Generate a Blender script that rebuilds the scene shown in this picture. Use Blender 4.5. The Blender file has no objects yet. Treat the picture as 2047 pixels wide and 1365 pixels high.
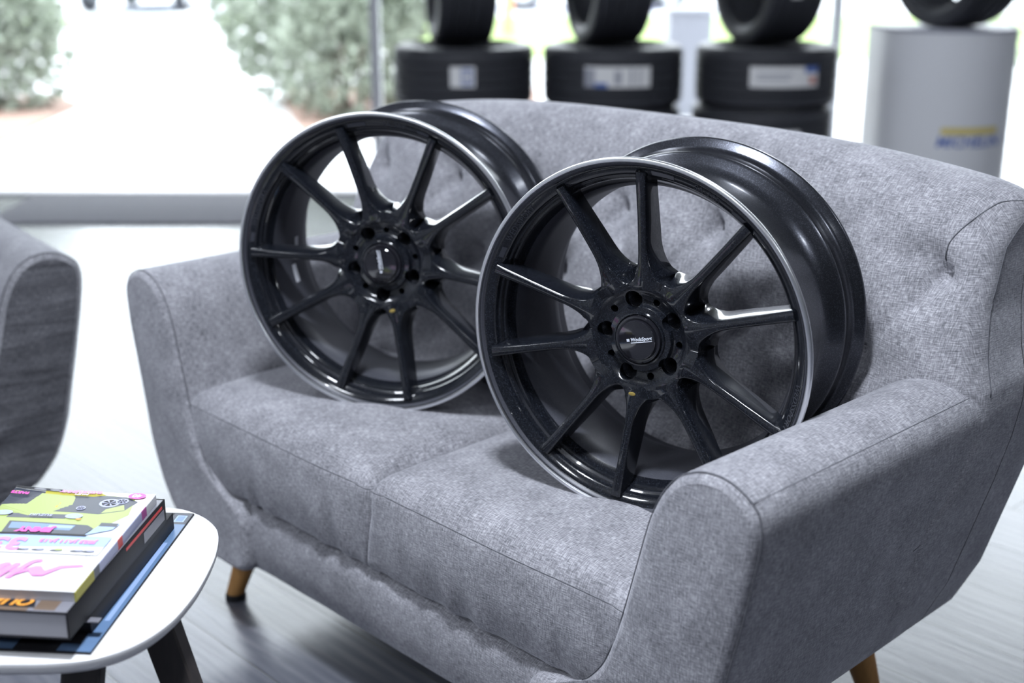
import bpy, bmesh, math, random
from mathutils import Vector, Matrix, noise
R = math.radians
sc = bpy.context.scene
COL = sc.collection
random.seed(7)

# ------------------------------------------------------------------ helpers
def link(o, parent=None):
    COL.objects.link(o)
    if parent is not None:
        o.parent = parent
    return o

def finish(me, mat, smooth=True, sharp=None):
    mats = mat if isinstance(mat, (list, tuple)) else [mat]
    for m in mats:
        me.materials.append(m)
    if smooth:
        for p in me.polygons:
            p.use_smooth = True
        if sharp is not None:
            me.set_sharp_from_angle(angle=R(sharp))
    return me

def box_uv(me):
    uv = me.uv_layers.new(name='UVMap')
    for p in me.polygons:
        n = p.normal
        ax = max(range(3), key=lambda i: abs(n[i]))
        for li in p.loop_indices:
            c = me.vertices[me.loops[li].vertex_index].co
            if ax == 0: uv.data[li].uv = (c.y, c.z)
            elif ax == 1: uv.data[li].uv = (c.x, c.z)
            else: uv.data[li].uv = (c.x, c.y)

def obj(name, verts, faces, mat, parent=None, smooth=True, sharp=None, uv=False, recalc=True, midx=None):
    me = bpy.data.meshes.new(name)
    me.from_pydata([tuple(v) for v in verts], [], faces)
    if recalc:
        bm = bmesh.new(); bm.from_mesh(me)
        bmesh.ops.recalc_face_normals(bm, faces=bm.faces)
        bm.to_mesh(me); bm.free()
    me.update()
    finish(me, mat, smooth, sharp)
    if midx:
        for p, i in zip(me.polygons, midx):
            p.material_index = i
    if uv: box_uv(me)
    return link(bpy.data.objects.new(name, me), parent)

def bmobj(name, bm, mat, parent=None, smooth=True, sharp=None, uv=False):
    me = bpy.data.meshes.new(name)
    bmesh.ops.recalc_face_normals(bm, faces=bm.faces)
    bm.to_mesh(me); bm.free(); me.update()
    finish(me, mat, smooth, sharp)
    if uv: box_uv(me)
    return link(bpy.data.objects.new(name, me), parent)

def empty(name, loc=(0, 0, 0), rz=0.0):
    o = bpy.data.objects.new(name, None)
    o.empty_display_size = 0.1
    o.location = loc; o.rotation_euler = (0, 0, rz)
    return link(o)

def tag(o, label, cat, group=None):
    o['label'] = label; o['category'] = cat
    if group: o['group'] = group
    return o

def struct(o):
    o['kind'] = 'structure'
    return o

def bm_box(bm, c, s, rot=None, bevel=0.0, seg=2):
    r = bmesh.ops.create_cube(bm, size=1.0)
    vs = r['verts']
    bmesh.ops.scale(bm, vec=s, verts=vs)
    if bevel > 0:
        es = list({e for v in vs for e in v.link_edges})
        rb = bmesh.ops.bevel(bm, geom=es, offset=bevel, segments=seg, profile=0.5, affect='EDGES')
        vs = list({v for f in rb['faces'] for v in f.verts} | {v for v in vs if v.is_valid})
    if rot is not None:
        bmesh.ops.rotate(bm, cent=(0, 0, 0), matrix=rot, verts=vs)
    bmesh.ops.translate(bm, vec=c, verts=vs)
    return vs

def box(name, c, s, mat, parent=None, bevel=0.0, rot=None, seg=2, uv=False):
    bm = bmesh.new()
    bm_box(bm, c, s, rot, bevel, seg)
    return bmobj(name, bm, mat, parent, smooth=bevel > 0, sharp=40 if bevel > 0 else None, uv=uv)

def catmull(pts, n, closed=True):
    P = [Vector(p) for p in pts]
    m = len(P); segs = m if closed else m - 1
    def ev(i, t):
        if closed:
            a, b, c, d = P[(i-1) % m], P[i % m], P[(i+1) % m], P[(i+2) % m]
        else:
            a, b, c, d = P[max(i-1, 0)], P[i], P[i+1], P[min(i+2, m-1)]
        # centripetal-ish: plain uniform with lowered tension
        k = 0.42
        m1 = (c - a) * k; m2 = (d - b) * k
        L = (c - b).length
        if m1.length > 1.2*L: m1 = m1.normalized()*1.2*L
        if m2.length > 1.2*L: m2 = m2.normalized()*1.2*L
        t2, t3 = t*t, t*t*t
        return b*(2*t3-3*t2+1) + m1*(t3-2*t2+t) + c*(-2*t3+3*t2) + m2*(t3-t2)
    dense = []
    for i in range(segs):
        for k in range(12):
            dense.append(ev(i, k/12))
    if not closed: dense.append(P[-1].copy())
    else: dense.append(dense[0].copy())
    L = [0]
    for i in range(1, len(dense)): L.append(L[-1] + (dense[i]-dense[i-1]).length)
    out = []; j = 0
    cnt = n if closed else n - 1
    for k in range(n):
        s = L[-1]*k/cnt
        while j < len(L)-2 and L[j+1] < s: j += 1
        d = L[j+1]-L[j]
        t = 0 if d == 0 else (s-L[j])/d
        out.append(dense[j].lerp(dense[j+1], t))
    return out

def loft(rings, closed=True, cap0=False, cap1=False):
    """rings: list of equally long point lists"""
    n = len(rings[0]); V = [p for r in rings for p in r]; F = []
    for i in range(len(rings)-1):
        for j in range(n if closed else n-1):
            a = i*n + j; b = i*n + (j+1) % n
            F.append((a, b, b+n, a+n))
    if cap0: F.append(tuple(range(n)))
    if cap1: F.append(tuple((len(rings)-1)*n + k for k in range(n)))
    return V, F

def lathe_y(prof, n=160, closed=True):
    """prof: (r, y) points, revolved about the local Y axis"""
    V, F = [], []
    m = len(prof)
    for i in range(n):
        a = 2*math.pi*i/n
        for r, y in prof: V.append((r*math.cos(a), y, r*math.sin(a)))
    for i in range(n):
        for j in range(m if closed else m-1):
            k = (j+1) % m
            F.append((i*m+j, i*m+k, ((i+1) % n)*m+k, ((i+1) % n)*m+j))
    return V, F

def tube(path, rad, n=6, closed=False):
    P = [Vector(p) for p in path]; V = []; F = []
    m = len(P)
    for i, p in enumerate(P):
        a = P[(i-1) % m] if (closed or i > 0) else p
        b = P[(i+1) % m] if (closed or i < m-1) else p
        t = (b-a).normalized() if (b-a).length > 1e-9 else Vector((0, 0, 1))
        up = Vector((0, 0, 1)) if abs(t.z) < 0.9 else Vector((0, 1, 0))
        x = t.cross(up).normalized(); y = t.cross(x)
        for k in range(n):
            q = 2*math.pi*k/n
            V.append(p + x*rad*math.cos(q) + y*rad*math.sin(q))
    for i in range(m if closed else m-1):
        for k in range(n):
            a = i*n+k; b = i*n+(k+1) % n; c = ((i+1) % m)*n
            F.append((a, b, c+(k+1) % n, c+k))
    if not closed:
        F.append(tuple(range(n))); F.append(tuple((m-1)*n+k for k in range(n)))
    return V, F

def text_mesh(txt, size, extrude=0.0004, shear=0.0, bold=0.0, spacing=1.0, align='CENTER'):
    cu = bpy.data.curves.new('lettering', 'FONT')
    cu.body = txt; cu.size = size; cu.extrude = extrude; cu.shear = shear; cu.offset = bold
    cu.align_x = align; cu.align_y = 'CENTER'; cu.space_character = spacing; cu.resolution_u = 4
    o = bpy.data.objects.new('lettering', cu); COL.objects.link(o)
    dg = bpy.context.evaluated_depsgraph_get(); dg.update()
    me = bpy.data.meshes.new_from_object(o.evaluated_get(dg))
    bpy.data.objects.remove(o); bpy.data.curves.remove(cu)
    return me

def text_obj(name, txt, size, mat, parent, M, **kw):
    me = text_mesh(txt, size, **kw)
    me.transform(M); me.materials.clear(); me.materials.append(mat)
    me.name = name
    return link(bpy.data.objects.new(name, me), parent)

# ------------------------------------------------------------------ materials
def new_mat(name):
    m = bpy.data.materials.new(name); m.use_nodes = True
    nt = m.node_tree; nt.nodes.clear()
    out = nt.nodes.new('ShaderNodeOutputMaterial')
    b = nt.nodes.new('ShaderNodeBsdfPrincipled')
    nt.links.new(b.outputs[0], out.inputs[0])
    return m, nt, b, out

def plain(name, col, rough=0.5, metal=0.0, coat=0.0, spec=0.5, emit=0.0, emcol=None):
    m, nt, b, _ = new_mat(name)
    b.inputs['Base Color'].default_value = (*col, 1)
    b.inputs['Roughness'].default_value = rough
    b.inputs['Metallic'].default_value = metal
    b.inputs['Coat Weight'].default_value = coat
    b.inputs['Specular IOR Level'].default_value = spec
    if emit:
        b.inputs['Emission Color'].default_value = (*(emcol or col), 1)
        b.inputs['Emission Strength'].default_value = emit
    return m

def N(nt, t, **kw):
    n = nt.nodes.new(t)
    for k, v in kw.items(): setattr(n, k, v)
    return n

def noise_node(nt, vec, scale, detail=2.0, rough=0.5, dist=0.0):
    n = N(nt, 'ShaderNodeTexNoise')
    n.inputs['Scale'].default_value = scale
    n.inputs['Detail'].default_value = detail
    n.inputs['Roughness'].default_value = rough
    n.inputs['Distortion'].default_value = dist
    if vec is not None: nt.links.new(vec, n.inputs['Vector'])
    return n

def mapping(nt, vec, scale=(1, 1, 1), rot=(0, 0, 0), loc=(0, 0, 0)):
    m = N(nt, 'ShaderNodeMapping')
    m.inputs['Scale'].default_value = scale
    m.inputs['Rotation'].default_value = rot
    m.inputs['Location'].default_value = loc
    nt.links.new(vec, m.inputs['Vector'])
    return m

def ramp(nt, fac, stops):
    r = N(nt, 'ShaderNodeValToRGB')
    el = r.color_ramp.elements
    while len(el) < len(stops): el.new(0.5)
    for e, (p, c) in zip(el, stops):
        e.position = p; e.color = (*c, 1)
    nt.links.new(fac, r.inputs[0])
    return r

def math_node(nt, op, a, b=None, v=None):
    n = N(nt, 'ShaderNodeMath', operation=op)
    nt.links.new(a, n.inputs[0])
    if b is not None: nt.links.new(b, n.inputs[1])
    elif v is not None: n.inputs[1].default_value = v
    return n

def fabric(name, dark, mid, light, wrinkle=0.0, fine=1.0):
    m, nt, b, _ = new_mat(name)
    tc = N(nt, 'ShaderNodeTexCoord')
    uv = tc.outputs['UV']
    a = noise_node(nt, mapping(nt, uv, (620*fine, 90*fine, 1)).outputs[0], 1.0, 2.0, 0.6)
    c = noise_node(nt, mapping(nt, uv, (90*fine, 620*fine, 1), loc=(3.1, 7.7, 0)).outputs[0], 1.0, 2.0, 0.6)
    d = noise_node(nt, tc.outputs['Object'], 22.0, 3.0, 0.55)
    s1 = math_node(nt, 'ADD', a.outputs[0], c.outputs[0])
    s2 = math_node(nt, 'MULTIPLY', d.outputs[0], v=0.45)
    s3 = math_node(nt, 'ADD', s1.outputs[0], s2.outputs[0])
    s4 = math_node(nt, 'MULTIPLY', s3.outputs[0], v=0.4082)
    r = ramp(nt, s4.outputs[0], [(0.37, dark), (0.50, mid), (0.63, light)])
    nt.links.new(r.outputs[0], b.inputs['Base Color'])
    b.inputs['Roughness'].default_value = 0.92
    b.inputs['Specular IOR Level'].default_value = 0.2
    b.inputs['Sheen Weight'].default_value = 0.35
    b.inputs['Sheen Roughness'].default_value = 0.45
    b.inputs['Sheen Tint'].default_value = (0.9, 0.92, 1, 1)
    bp = N(nt, 'ShaderNodeBump')
    bp.inputs['Strength'].default_value = 0.35
    bp.inputs['Distance'].default_value = 0.0012
    nt.links.new(s1.outputs[0], bp.inputs['Height'])
    last = bp
    if wrinkle:
        w = noise_node(nt, mapping(nt, tc.outputs['Object'], (3.5, 3.5, 30)).outputs[0], 1.0, 2.0, 0.5, 0.3)
        b2 = N(nt, 'ShaderNodeBump')
        b2.inputs['Strength'].default_value = wrinkle
        b2.inputs['Distance'].default_value = 0.014
        nt.links.new(w.outputs[0], b2.inputs['Height'])
        nt.links.new(bp.outputs[0], b2.inputs['Normal'])
        last = b2
    nt.links.new(last.outputs[0], b.inputs['Normal'])
    return m

M = {}
M['fabric'] = fabric('grey_heather_fabric', (0.120, 0.121, 0.136), (0.258, 0.257, 0.282), (0.475, 0.472, 0.51))
M['fabric_chair'] = fabric('charcoal_heather_fabric', (0.10, 0.10, 0.112), (0.20, 0.20, 0.218), (0.34, 0.34, 0.365))
M['fabric_wrinkled_shaded'] = fabric('shaded_wrinkled_fabric', (0.045, 0.045, 0.052), (0.092, 0.092, 0.104), (0.16, 0.16, 0.175), wrinkle=0.75)  # chair fabric darkened for the shade on the arm fronts, plus real wrinkles
M['thread'] = plain('dark_thread', (0.11, 0.113, 0.13), 0.9)
M['button'] = M['fabric']

def wood(name, c0, c1, scale=30, rough=0.45):
    m, nt, b, _ = new_mat(name)
    tc = N(nt, 'ShaderNodeTexCoord')
    n = noise_node(nt, mapping(nt, tc.outputs['Object'], (scale, scale, scale*0.08)).outputs[0], 1.0, 4.0, 0.6, 0.6)
    r = ramp(nt, n.outputs[0], [(0.3, c0), (0.7, c1)])
    nt.links.new(r.outputs[0], b.inputs['Base Color'])
    b.inputs['Roughness'].default_value = rough
    return m
M['oak'] = wood('honey_oak', (0.36, 0.17, 0.045), (0.52, 0.27, 0.085), 40)
M['darkwood'] = wood('dark_stained_wood', (0.030, 0.026, 0.026), (0.055, 0.047, 0.044), 60, 0.4)
M['glide'] = plain('black_plastic_glide', (0.015, 0.015, 0.017), 0.5)

def flake_black(name, base, rough, metal, fl, coat=1.0, coat_rough=0.06, fscale=1100.0, spec=0.5):
    m, nt, b, _ = new_mat(name)
    tc = N(nt, 'ShaderNodeTexCoord')
    v = N(nt, 'ShaderNodeTexVoronoi'); v.inputs['Scale'].default_value = fscale
    nt.links.new(tc.outputs['Object'], v.inputs['Vector'])
    sx = N(nt, 'ShaderNodeSeparateColor')
    nt.links.new(v.outputs['Color'], sx.inputs[0])
    r = ramp(nt, sx.outputs[0], [(0.0, base), (0.72, base), (1.0, fl)])
    nt.links.new(r.outputs[0], b.inputs['Base Color'])
    b.inputs['Roughness'].default_value = rough
    b.inputs['Metallic'].default_value = metal
    b.inputs['Coat Weight'].default_value = coat
    b.inputs['Coat Roughness'].default_value = coat_rough
    b.inputs['Specular IOR Level'].default_value = spec
    return m
M['gloss'] = flake_black('gloss_black_flake', (0.0055, 0.0065, 0.0095), 0.24, 0.0, (0.024, 0.028, 0.038), coat_rough=0.03, spec=0.2)
M['satin'] = flake_black('satin_black_barrel', (0.048, 0.051, 0.062), 0.31, 0.85, (0.11, 0.115, 0.14), coat=0.35, coat_rough=0.15)
M['satin_lit'] = flake_black('satin_barrel_lit_copy', (0.052, 0.054, 0.068), 0.42, 0.15, (0.075, 0.078, 0.095), coat=0.0)  # paler, duller copy of the barrel satin, standing in for lamplight inside
M['plateau'] = flake_black('textured_black', (0.030, 0.031, 0.038), 0.5, 0.3, (0.09, 0.095, 0.11), coat=0.2, coat_rough=0.3, fscale=800)
M['lip'] = plain('machined_aluminium', (0.90, 0.91, 0.93), 0.30, 1.0)
M['capblack'] = plain('gloss_cap_black', (0.012, 0.012, 0.016), 0.08, 0.0, 1.0)
M['silver_print'] = plain('silver_print', (0.75, 0.78, 0.86), 0.4)
M['pale_sticker'] = plain('white_sticker', (0.62, 0.63, 0.68), 0.6)
M['yellow_dot'] = plain('yellow_paint_dot', (0.30, 0.22, 0.05), 0.6)
M['relief'] = plain('black_relief', (0.055, 0.058, 0.072), 0.25, 0.3, 0.6)

M['white'] = plain('white_laminate', (0.80, 0.80, 0.81), 0.28)
M['white_paint'] = plain('white_powder_coat', (0.72, 0.73, 0.76), 0.4)
M['alu'] = plain('pale_aluminium_frame', (0.74, 0.75, 0.79), 0.4, 0.1)

# wooden floor: grey planks running along the sofa
def floor_mat():
    m, nt, b, _ = new_mat('grey_oak_planks')
    tc = N(nt, 'ShaderNodeTexCoord')
    # local frame: x along the sofa, origin such that the seams fall where they lie in the room
    mp = mapping(nt, tc.outputs['Object'], rot=(0, 0, R(46.05)), loc=(0.0, 0.0, 0))
    off = N(nt, 'ShaderNodeVectorMath', operation='ADD')
    nt.links.new(mp.outputs[0], off.inputs[0]); off.inputs[1].default_value = (0.4, FLOOR_OFF, 0)
    br = N(nt, 'ShaderNodeTexBrick')
    nt.links.new(off.outputs[0], br.inputs['Vector'])
    br.inputs['Scale'].default_value = 1.0
    br.inputs['Brick Width'].default_value = 1.9
    br.inputs['Row Height'].default_value = 0.195
    br.inputs['Mortar Size'].default_value = 0.0016
    br.inputs['Mortar Smooth'].default_value = 0.4
    br.offset = 0.37
    br.inputs['Color1'].default_value = (0.0, 0.0, 0.0, 1)
    br.inputs['Color2'].default_value = (1, 1, 1, 1)
    br.inputs['Mortar'].default_value = (0.5, 0.5, 0.5, 1)
    g = noise_node(nt, mapping(nt, off.outputs[0], (2.2, 26, 1)).outputs[0], 1.0, 5.0, 0.62, 1.4)
    w = N(nt, 'ShaderNodeTexWave', wave_type='RINGS')
    w.inputs['Scale'].default_value = 1.6; w.inputs['Distortion'].default_value = 5.0
    w.inputs['Detail'].default_value = 2.0; w.inputs['Detail Scale'].default_value = 1.2
    nt.links.new(mapping(nt, off.outputs[0], (1.2, 8.0, 1)).outputs[0], w.inputs['Vector'])
    s = math_node(nt, 'MULTIPLY', br.outputs['Color'], v=0.30)
    s2 = math_node(nt, 'MULTIPLY', g.outputs[0], v=0.62)
    s3 = math_node(nt, 'MULTIPLY', w.outputs[0], v=0.16)
    t = math_node(nt, 'ADD', s.outputs[0], s2.outputs[0])
    t2 = math_node(nt, 'ADD', t.outputs[0], s3.outputs[0])
    r = ramp(nt, t2.outputs[0], [(0.18, (0.050, 0.054, 0.070)), (0.55, (0.105, 0.110, 0.135)), (0.95, (0.19, 0.193, 0.22))])
    mx = N(nt, 'ShaderNodeMix', data_type='RGBA')
    nt.links.new(br.outputs['Fac'], mx.inputs[0])
    nt.links.new(r.outputs[0], mx.inputs[6]); mx.inputs[7].default_value = (0.03, 0.03, 0.034, 1)
    nt.links.new(mx.outputs[2], b.inputs['Base Color'])
    rr = N(nt, 'ShaderNodeMapRange')
    nt.links.new(g.outputs[0], rr.inputs[0]); rr.inputs[3].default_value = 0.16; rr.inputs[4].default_value = 0.30
    nt.links.new(rr.outputs[0], b.inputs['Roughness'])
    bp = N(nt, 'ShaderNodeBump'); bp.inputs['Strength'].default_value = 0.25; bp.inputs['Distance'].default_value = 0.002
    h = math_node(nt, 'SUBTRACT', g.outputs[0], br.outputs['Fac'])
    nt.links.new(h.outputs[0], bp.inputs['Height'])
    nt.links.new(bp.outputs[0], b.inputs['Normal'])
    b.inputs['Specular IOR Level'].default_value = 0.62
    return m

def speckle(name, c0, c1, scale, rough=0.9):
    m, nt, b, _ = new_mat(name)
    tc = N(nt, 'ShaderNodeTexCoord')
    n = noise_node(nt, tc.outputs['Object'], scale, 4.0, 0.6)
    r = ramp(nt, n.outputs[0], [(0.35, c0), (0.65, c1)])
    nt.links.new(r.outputs[0], b.inputs['Base Color'])
    b.inputs['Roughness'].default_value = rough
    return m
M['mat'] = speckle('charcoal_door_mat', (0.19, 0.19, 0.215), (0.28, 0.28, 0.31), 90)
M['plaster'] = speckle('white_plaster', (0.66, 0.67, 0.70), (0.70, 0.71, 0.74), 6)
M['greywall'] = speckle('grey_painted_wall', (0.075, 0.078, 0.09), (0.09, 0.094, 0.105), 6, 0.8)
M['ceil'] = speckle('ceiling_paint', (0.22, 0.225, 0.25), (0.25, 0.255, 0.28), 4)
M['concrete'] = speckle('pale_concrete', (0.62, 0.62, 0.62), (0.74, 0.74, 0.75), 3)
M['mulch'] = speckle('red_brown_mulch', (0.30, 0.19, 0.15), (0.44, 0.30, 0.25), 20)
M['lawn'] = speckle('lawn_grass', (0.20, 0.30, 0.08), (0.32, 0.42, 0.15), 12)
M['rubber'] = plain('tyre_rubber', (0.032, 0.034, 0.042), 0.6)
M['rubber_side'] = plain('tyre_sidewall_rubber', (0.045, 0.047, 0.055), 0.45)
M['label_white'] = plain('label_paper', (0.80, 0.80, 0.80), 0.6)
M['label_blue'] = plain('label_blue_print', (0.10, 0.17, 0.45), 0.6)
M['label_red'] = plain('label_red_print', (0.55, 0.20, 0.16), 0.6)
M['label_grey'] = plain('label_grey_print', (0.36, 0.37, 0.42), 0.6)

def glass_mat():
    m = bpy.data.materials.new('shopfront_glass'); m.use_nodes = True
    nt = m.node_tree; nt.nodes.clear()
    out = N(nt, 'ShaderNodeOutputMaterial')
    tr = N(nt, 'ShaderNodeBsdfTransparent'); tr.inputs[0].default_value = (0.97, 0.985, 0.98, 1)
    gl = N(nt, 'ShaderNodeBsdfGlossy'); gl.inputs['Roughness'].default_value = 0.0
    fr = N(nt, 'ShaderNodeFresnel'); fr.inputs[0].default_value = 1.45
    mx = N(nt, 'ShaderNodeMixShader')
    nt.links.new(fr.outputs[0], mx.inputs[0]); nt.links.new(tr.outputs[0], mx.inputs[1]); nt.links.new(gl.outputs[0], mx.inputs[2])
    nt.links.new(mx.outputs[0], out.inputs[0])
    return m
M['glass'] = glass_mat()

# ------------------------------------------------------------------ camera
cam = bpy.data.cameras.new('camera')
cam.sensor_width = 36.0
cam.lens = 2570/2047*36
cam.clip_start = 0.05; cam.clip_end = 200
cam.dof.use_dof = True
cam.dof.focus_distance = 1.70
cam.dof.aperture_fstop = 2.5
co = link(bpy.data.objects.new('camera', cam))
co.location = (0, 0, 1.2); co.rotation_euler = (R(90-17.4), 0, 0)
sc.camera = co

# ------------------------------------------------------------------ setting
ROT = R(-46.05)
SOFA = Vector((-0.1658, 1.8214, 0))
LX = Vector((math.cos(ROT), math.sin(ROT), 0)); LY = Vector((-math.sin(ROT), math.cos(ROT), 0))
leg0 = SOFA - LX*0.52
FLOOR_OFF = (0.11 - leg0.dot(LY)) + 0.195*20
M['floor'] = floor_mat()
YS = 6.32     # shopfront plane
XL, XR, YB, ZC = -5.0, 5.0, -3.6, 3.0

struct(box('floor', (0, (YS+YB)/2, -0.05), (XR-XL, YS-YB, 0.1), M['floor']))
struct(box('ceiling', (0, (YS+YB)/2, ZC+0.05), (XR-XL, YS-YB, 0.1), M['ceil']))
struct(box('wall_left', (XL-0.05, (YS+YB)/2, ZC/2), (0.1, YS-YB, ZC), M['plaster']))
struct(box('wall_right', (XR+0.05, (YS+YB)/2, ZC/2), (0.1, YS-YB, ZC), M['greywall']))
struct(box('wall_back', (0, YB-0.05, ZC/2), (XR-XL+0.2, 0.1, ZC), M['greywall']))
struct(box('trim_1', (0, YS, 0.007), (XR-XL, 0.20, 0.014), M['white_paint'], bevel=0.004))
struct(box('trim_2', (0, YS, ZC-0.06), (XR-XL, 0.09, 0.12), M['alu'], bevel=0.004))
xs_m = [-4.95, -2.85, -0.655, 1.55, 3.4, 4.95]
for i, x in enumerate(xs_m):
    w = struct(empty('window_%d' % (i+1), (x, YS, 0))) if i < len(xs_m)-1 else None
    if w is not None:
        box('window_frame', (0, 0, ZC/2), (0.045, 0.08, ZC-0.1), M['alu'], w, bevel=0.004)
        L = xs_m[i+1]-x
        bm = bmesh.new(); bm_box(bm, (L/2, 0, ZC/2), (L-0.04, 0.008, ZC-0.15))
        bmobj('window_pane', bm, M['glass'], w, smooth=False)
box_m = tag(box('door_mat', (-1.66, 5.87, 0.006), (1.34, 0.66, 0.012), M['mat'], bevel=0.004),
            'charcoal entrance mat lying on the floor before the glass shopfront', 'mat')

# outdoors
struct(box('ground', (0, YS+19, -0.08), (60, 38, 0.1), M['concrete']))
def slab(name, poly, z0, z1, mat):
    V = [(x, y, z0) for x, y in poly]+[(x, y, z1) for x, y in poly]; n = len(poly)
    F = [tuple(range(n)), tuple(range(n, 2*n))]+[(i, (i+1) % n, (i+1) % n+n, i+n) for i in range(n)]
    return obj(name, V, F, mat, smooth=False)
tag(slab('garden_bed', [(-3.22, 8.1), (-3.3, 9.9), (-3.6, 10.4), (-8, 10.4), (-8, 8.1)], -0.04, 0.0, M['mulch']),
    'red brown mulch bed under the shrub beyond the left part of the glass', 'garden bed')
tag(slab('garden_bed', [(-1.32, 8.3), (-1.55, 9.2), (-1.8, 10.2), (-1.8, 11), (0.2, 11), (0.2, 8.3)], -0.04, 0.0, M['mulch']),
    'red brown mulch bed under the shrub behind the aluminium mullion', 'garden bed')
lawn = slab('lawn', [(-1.2, 14), (14, 14), (14, 21.5), (-7.5, 21.5), (-7.5, 20), (-1.6, 20)], -0.04, 0.0, M['lawn'])
tag(lawn, 'bright green strip of lawn far beyond the glass', 'grass'); lawn['kind'] = 'stuff'

def leaf_mat(name, c0, c1):
    m, nt, b, _ = new_mat(name)
    tc = N(nt, 'ShaderNodeTexCoord')
    n = noise_node(nt, tc.outputs['Object'], 9.0, 3.0)
    r = ramp(nt, n.outputs[0], [(0.35, c0), (0.65, c1)])
    nt.links.new(r.outputs[0], b.inputs['Base Color'])
    b.inputs['Roughness'].default_value = 0.45
    return m
M['leaf'] = leaf_mat('shrub_leaf', (0.17, 0.20, 0.15), (0.44, 0.49, 0.40))
M['bark'] = plain('shrub_stem', (0.12, 0.09, 0.07), 0.8)

def shrub(loc, blobs, nleaf, label, seed, lsize=0.075):
    rnd = random.Random(seed)
    root = tag(empty('garden_shrub', loc), label, 'shrub')
    V, F = [], []
    vol = [b[3]*b[4]*b[5] for b in blobs]
    tot = sum(vol)
    for b, v in zip(blobs, vol):
        for _ in range(int(nleaf*v/tot)):
            d = Vector((rnd.gauss(0, 1), rnd.gauss(0, 1), rnd.gauss(0, 1))).normalized()
            rr = 1 - 0.45*rnd.random()**2
            p = Vector((b[0]+d.x*b[3]*rr, b[1]+d.y*b[4]*rr, b[2]+d.z*b[5]*rr))
            if p.z < 0.02: continue
            t = (d + Vector((rnd.uniform(-1, 1), rnd.uniform(-1, 1), rnd.uniform(-0.6, 0.8)))*0.9).normalized()
            s = t.cross(Vector((rnd.uniform(-1, 1), rnd.uniform(-1, 1), rnd.uniform(-1, 1)))).normalized()
            l = lsize*rnd.uniform(0.6, 1.3); w = l*0.34
            n = t.cross(s)
            i = len(V)
            V += [p, p+t*l*0.5+s*w+n*w*0.3, p+t*l, p+t*l*0.5-s*w+n*w*0.3]
            F.append((i, i+1, i+2, i+3))
    for v in V: v.z = max(v.z, .004)
    obj('foliage', V, F, M['leaf'], root, smooth=False, recalc=False)
    V, F = [], []
    for k in range(7):
        a = k*0.9; q = blobs[k % len(blobs)]
        path = [Vector((0.05*math.cos(a), 0.05*math.sin(a), 0.003)), Vector((q[0]*0.5+0.1*math.cos(a), q[1]*0.5+0.1*math.sin(a), q[2]*0.5)), Vector((q[0]+0.1*math.cos(a), q[1]+0.1*math.sin(a), q[2]))]
        v, f = tube(path, 0.014); o = len(V)
        V += v; F += [tuple(i+o for i in ff) for ff in f]
    obj('stem', V, F, M['bark'], root)
    return root
shrub((-4.25, 9.75, 0), [(0, 0, .55, .85, .6, .6), (.55, -.1, .45, .45, .4, .5), (-.6, 0, .7, .6, .5, .6), (.25, .2, .85, .6, .5, .45)], 9000,
      'leafy green shrub beyond the glass at the far left edge of the driveway', 11)
shrub((-1.15, 9.15, 0), [(0, 0, .5, .5, .45, .5), (-.5, .9, .6, .5, .45, .6), (.45, .35, .55, .5, .5, .55), (-.1, .5, .85, .7, .5, .45), (-.75, 1.3, .75, .45, .45, .55)], 9500,
      'pale leafy shrub beyond the glass, straddling the aluminium mullion', 12)
shrub((5.3, 11.5, 0), [(0, 0, .6, .8, .6, .65), (.8, .2, .7, .7, .6, .7), (-.5, .3, .4, .5, .5, .4)], 3500,
      'green shrub beyond the glass behind the cylinder-fronted white plinth', 13)

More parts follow.
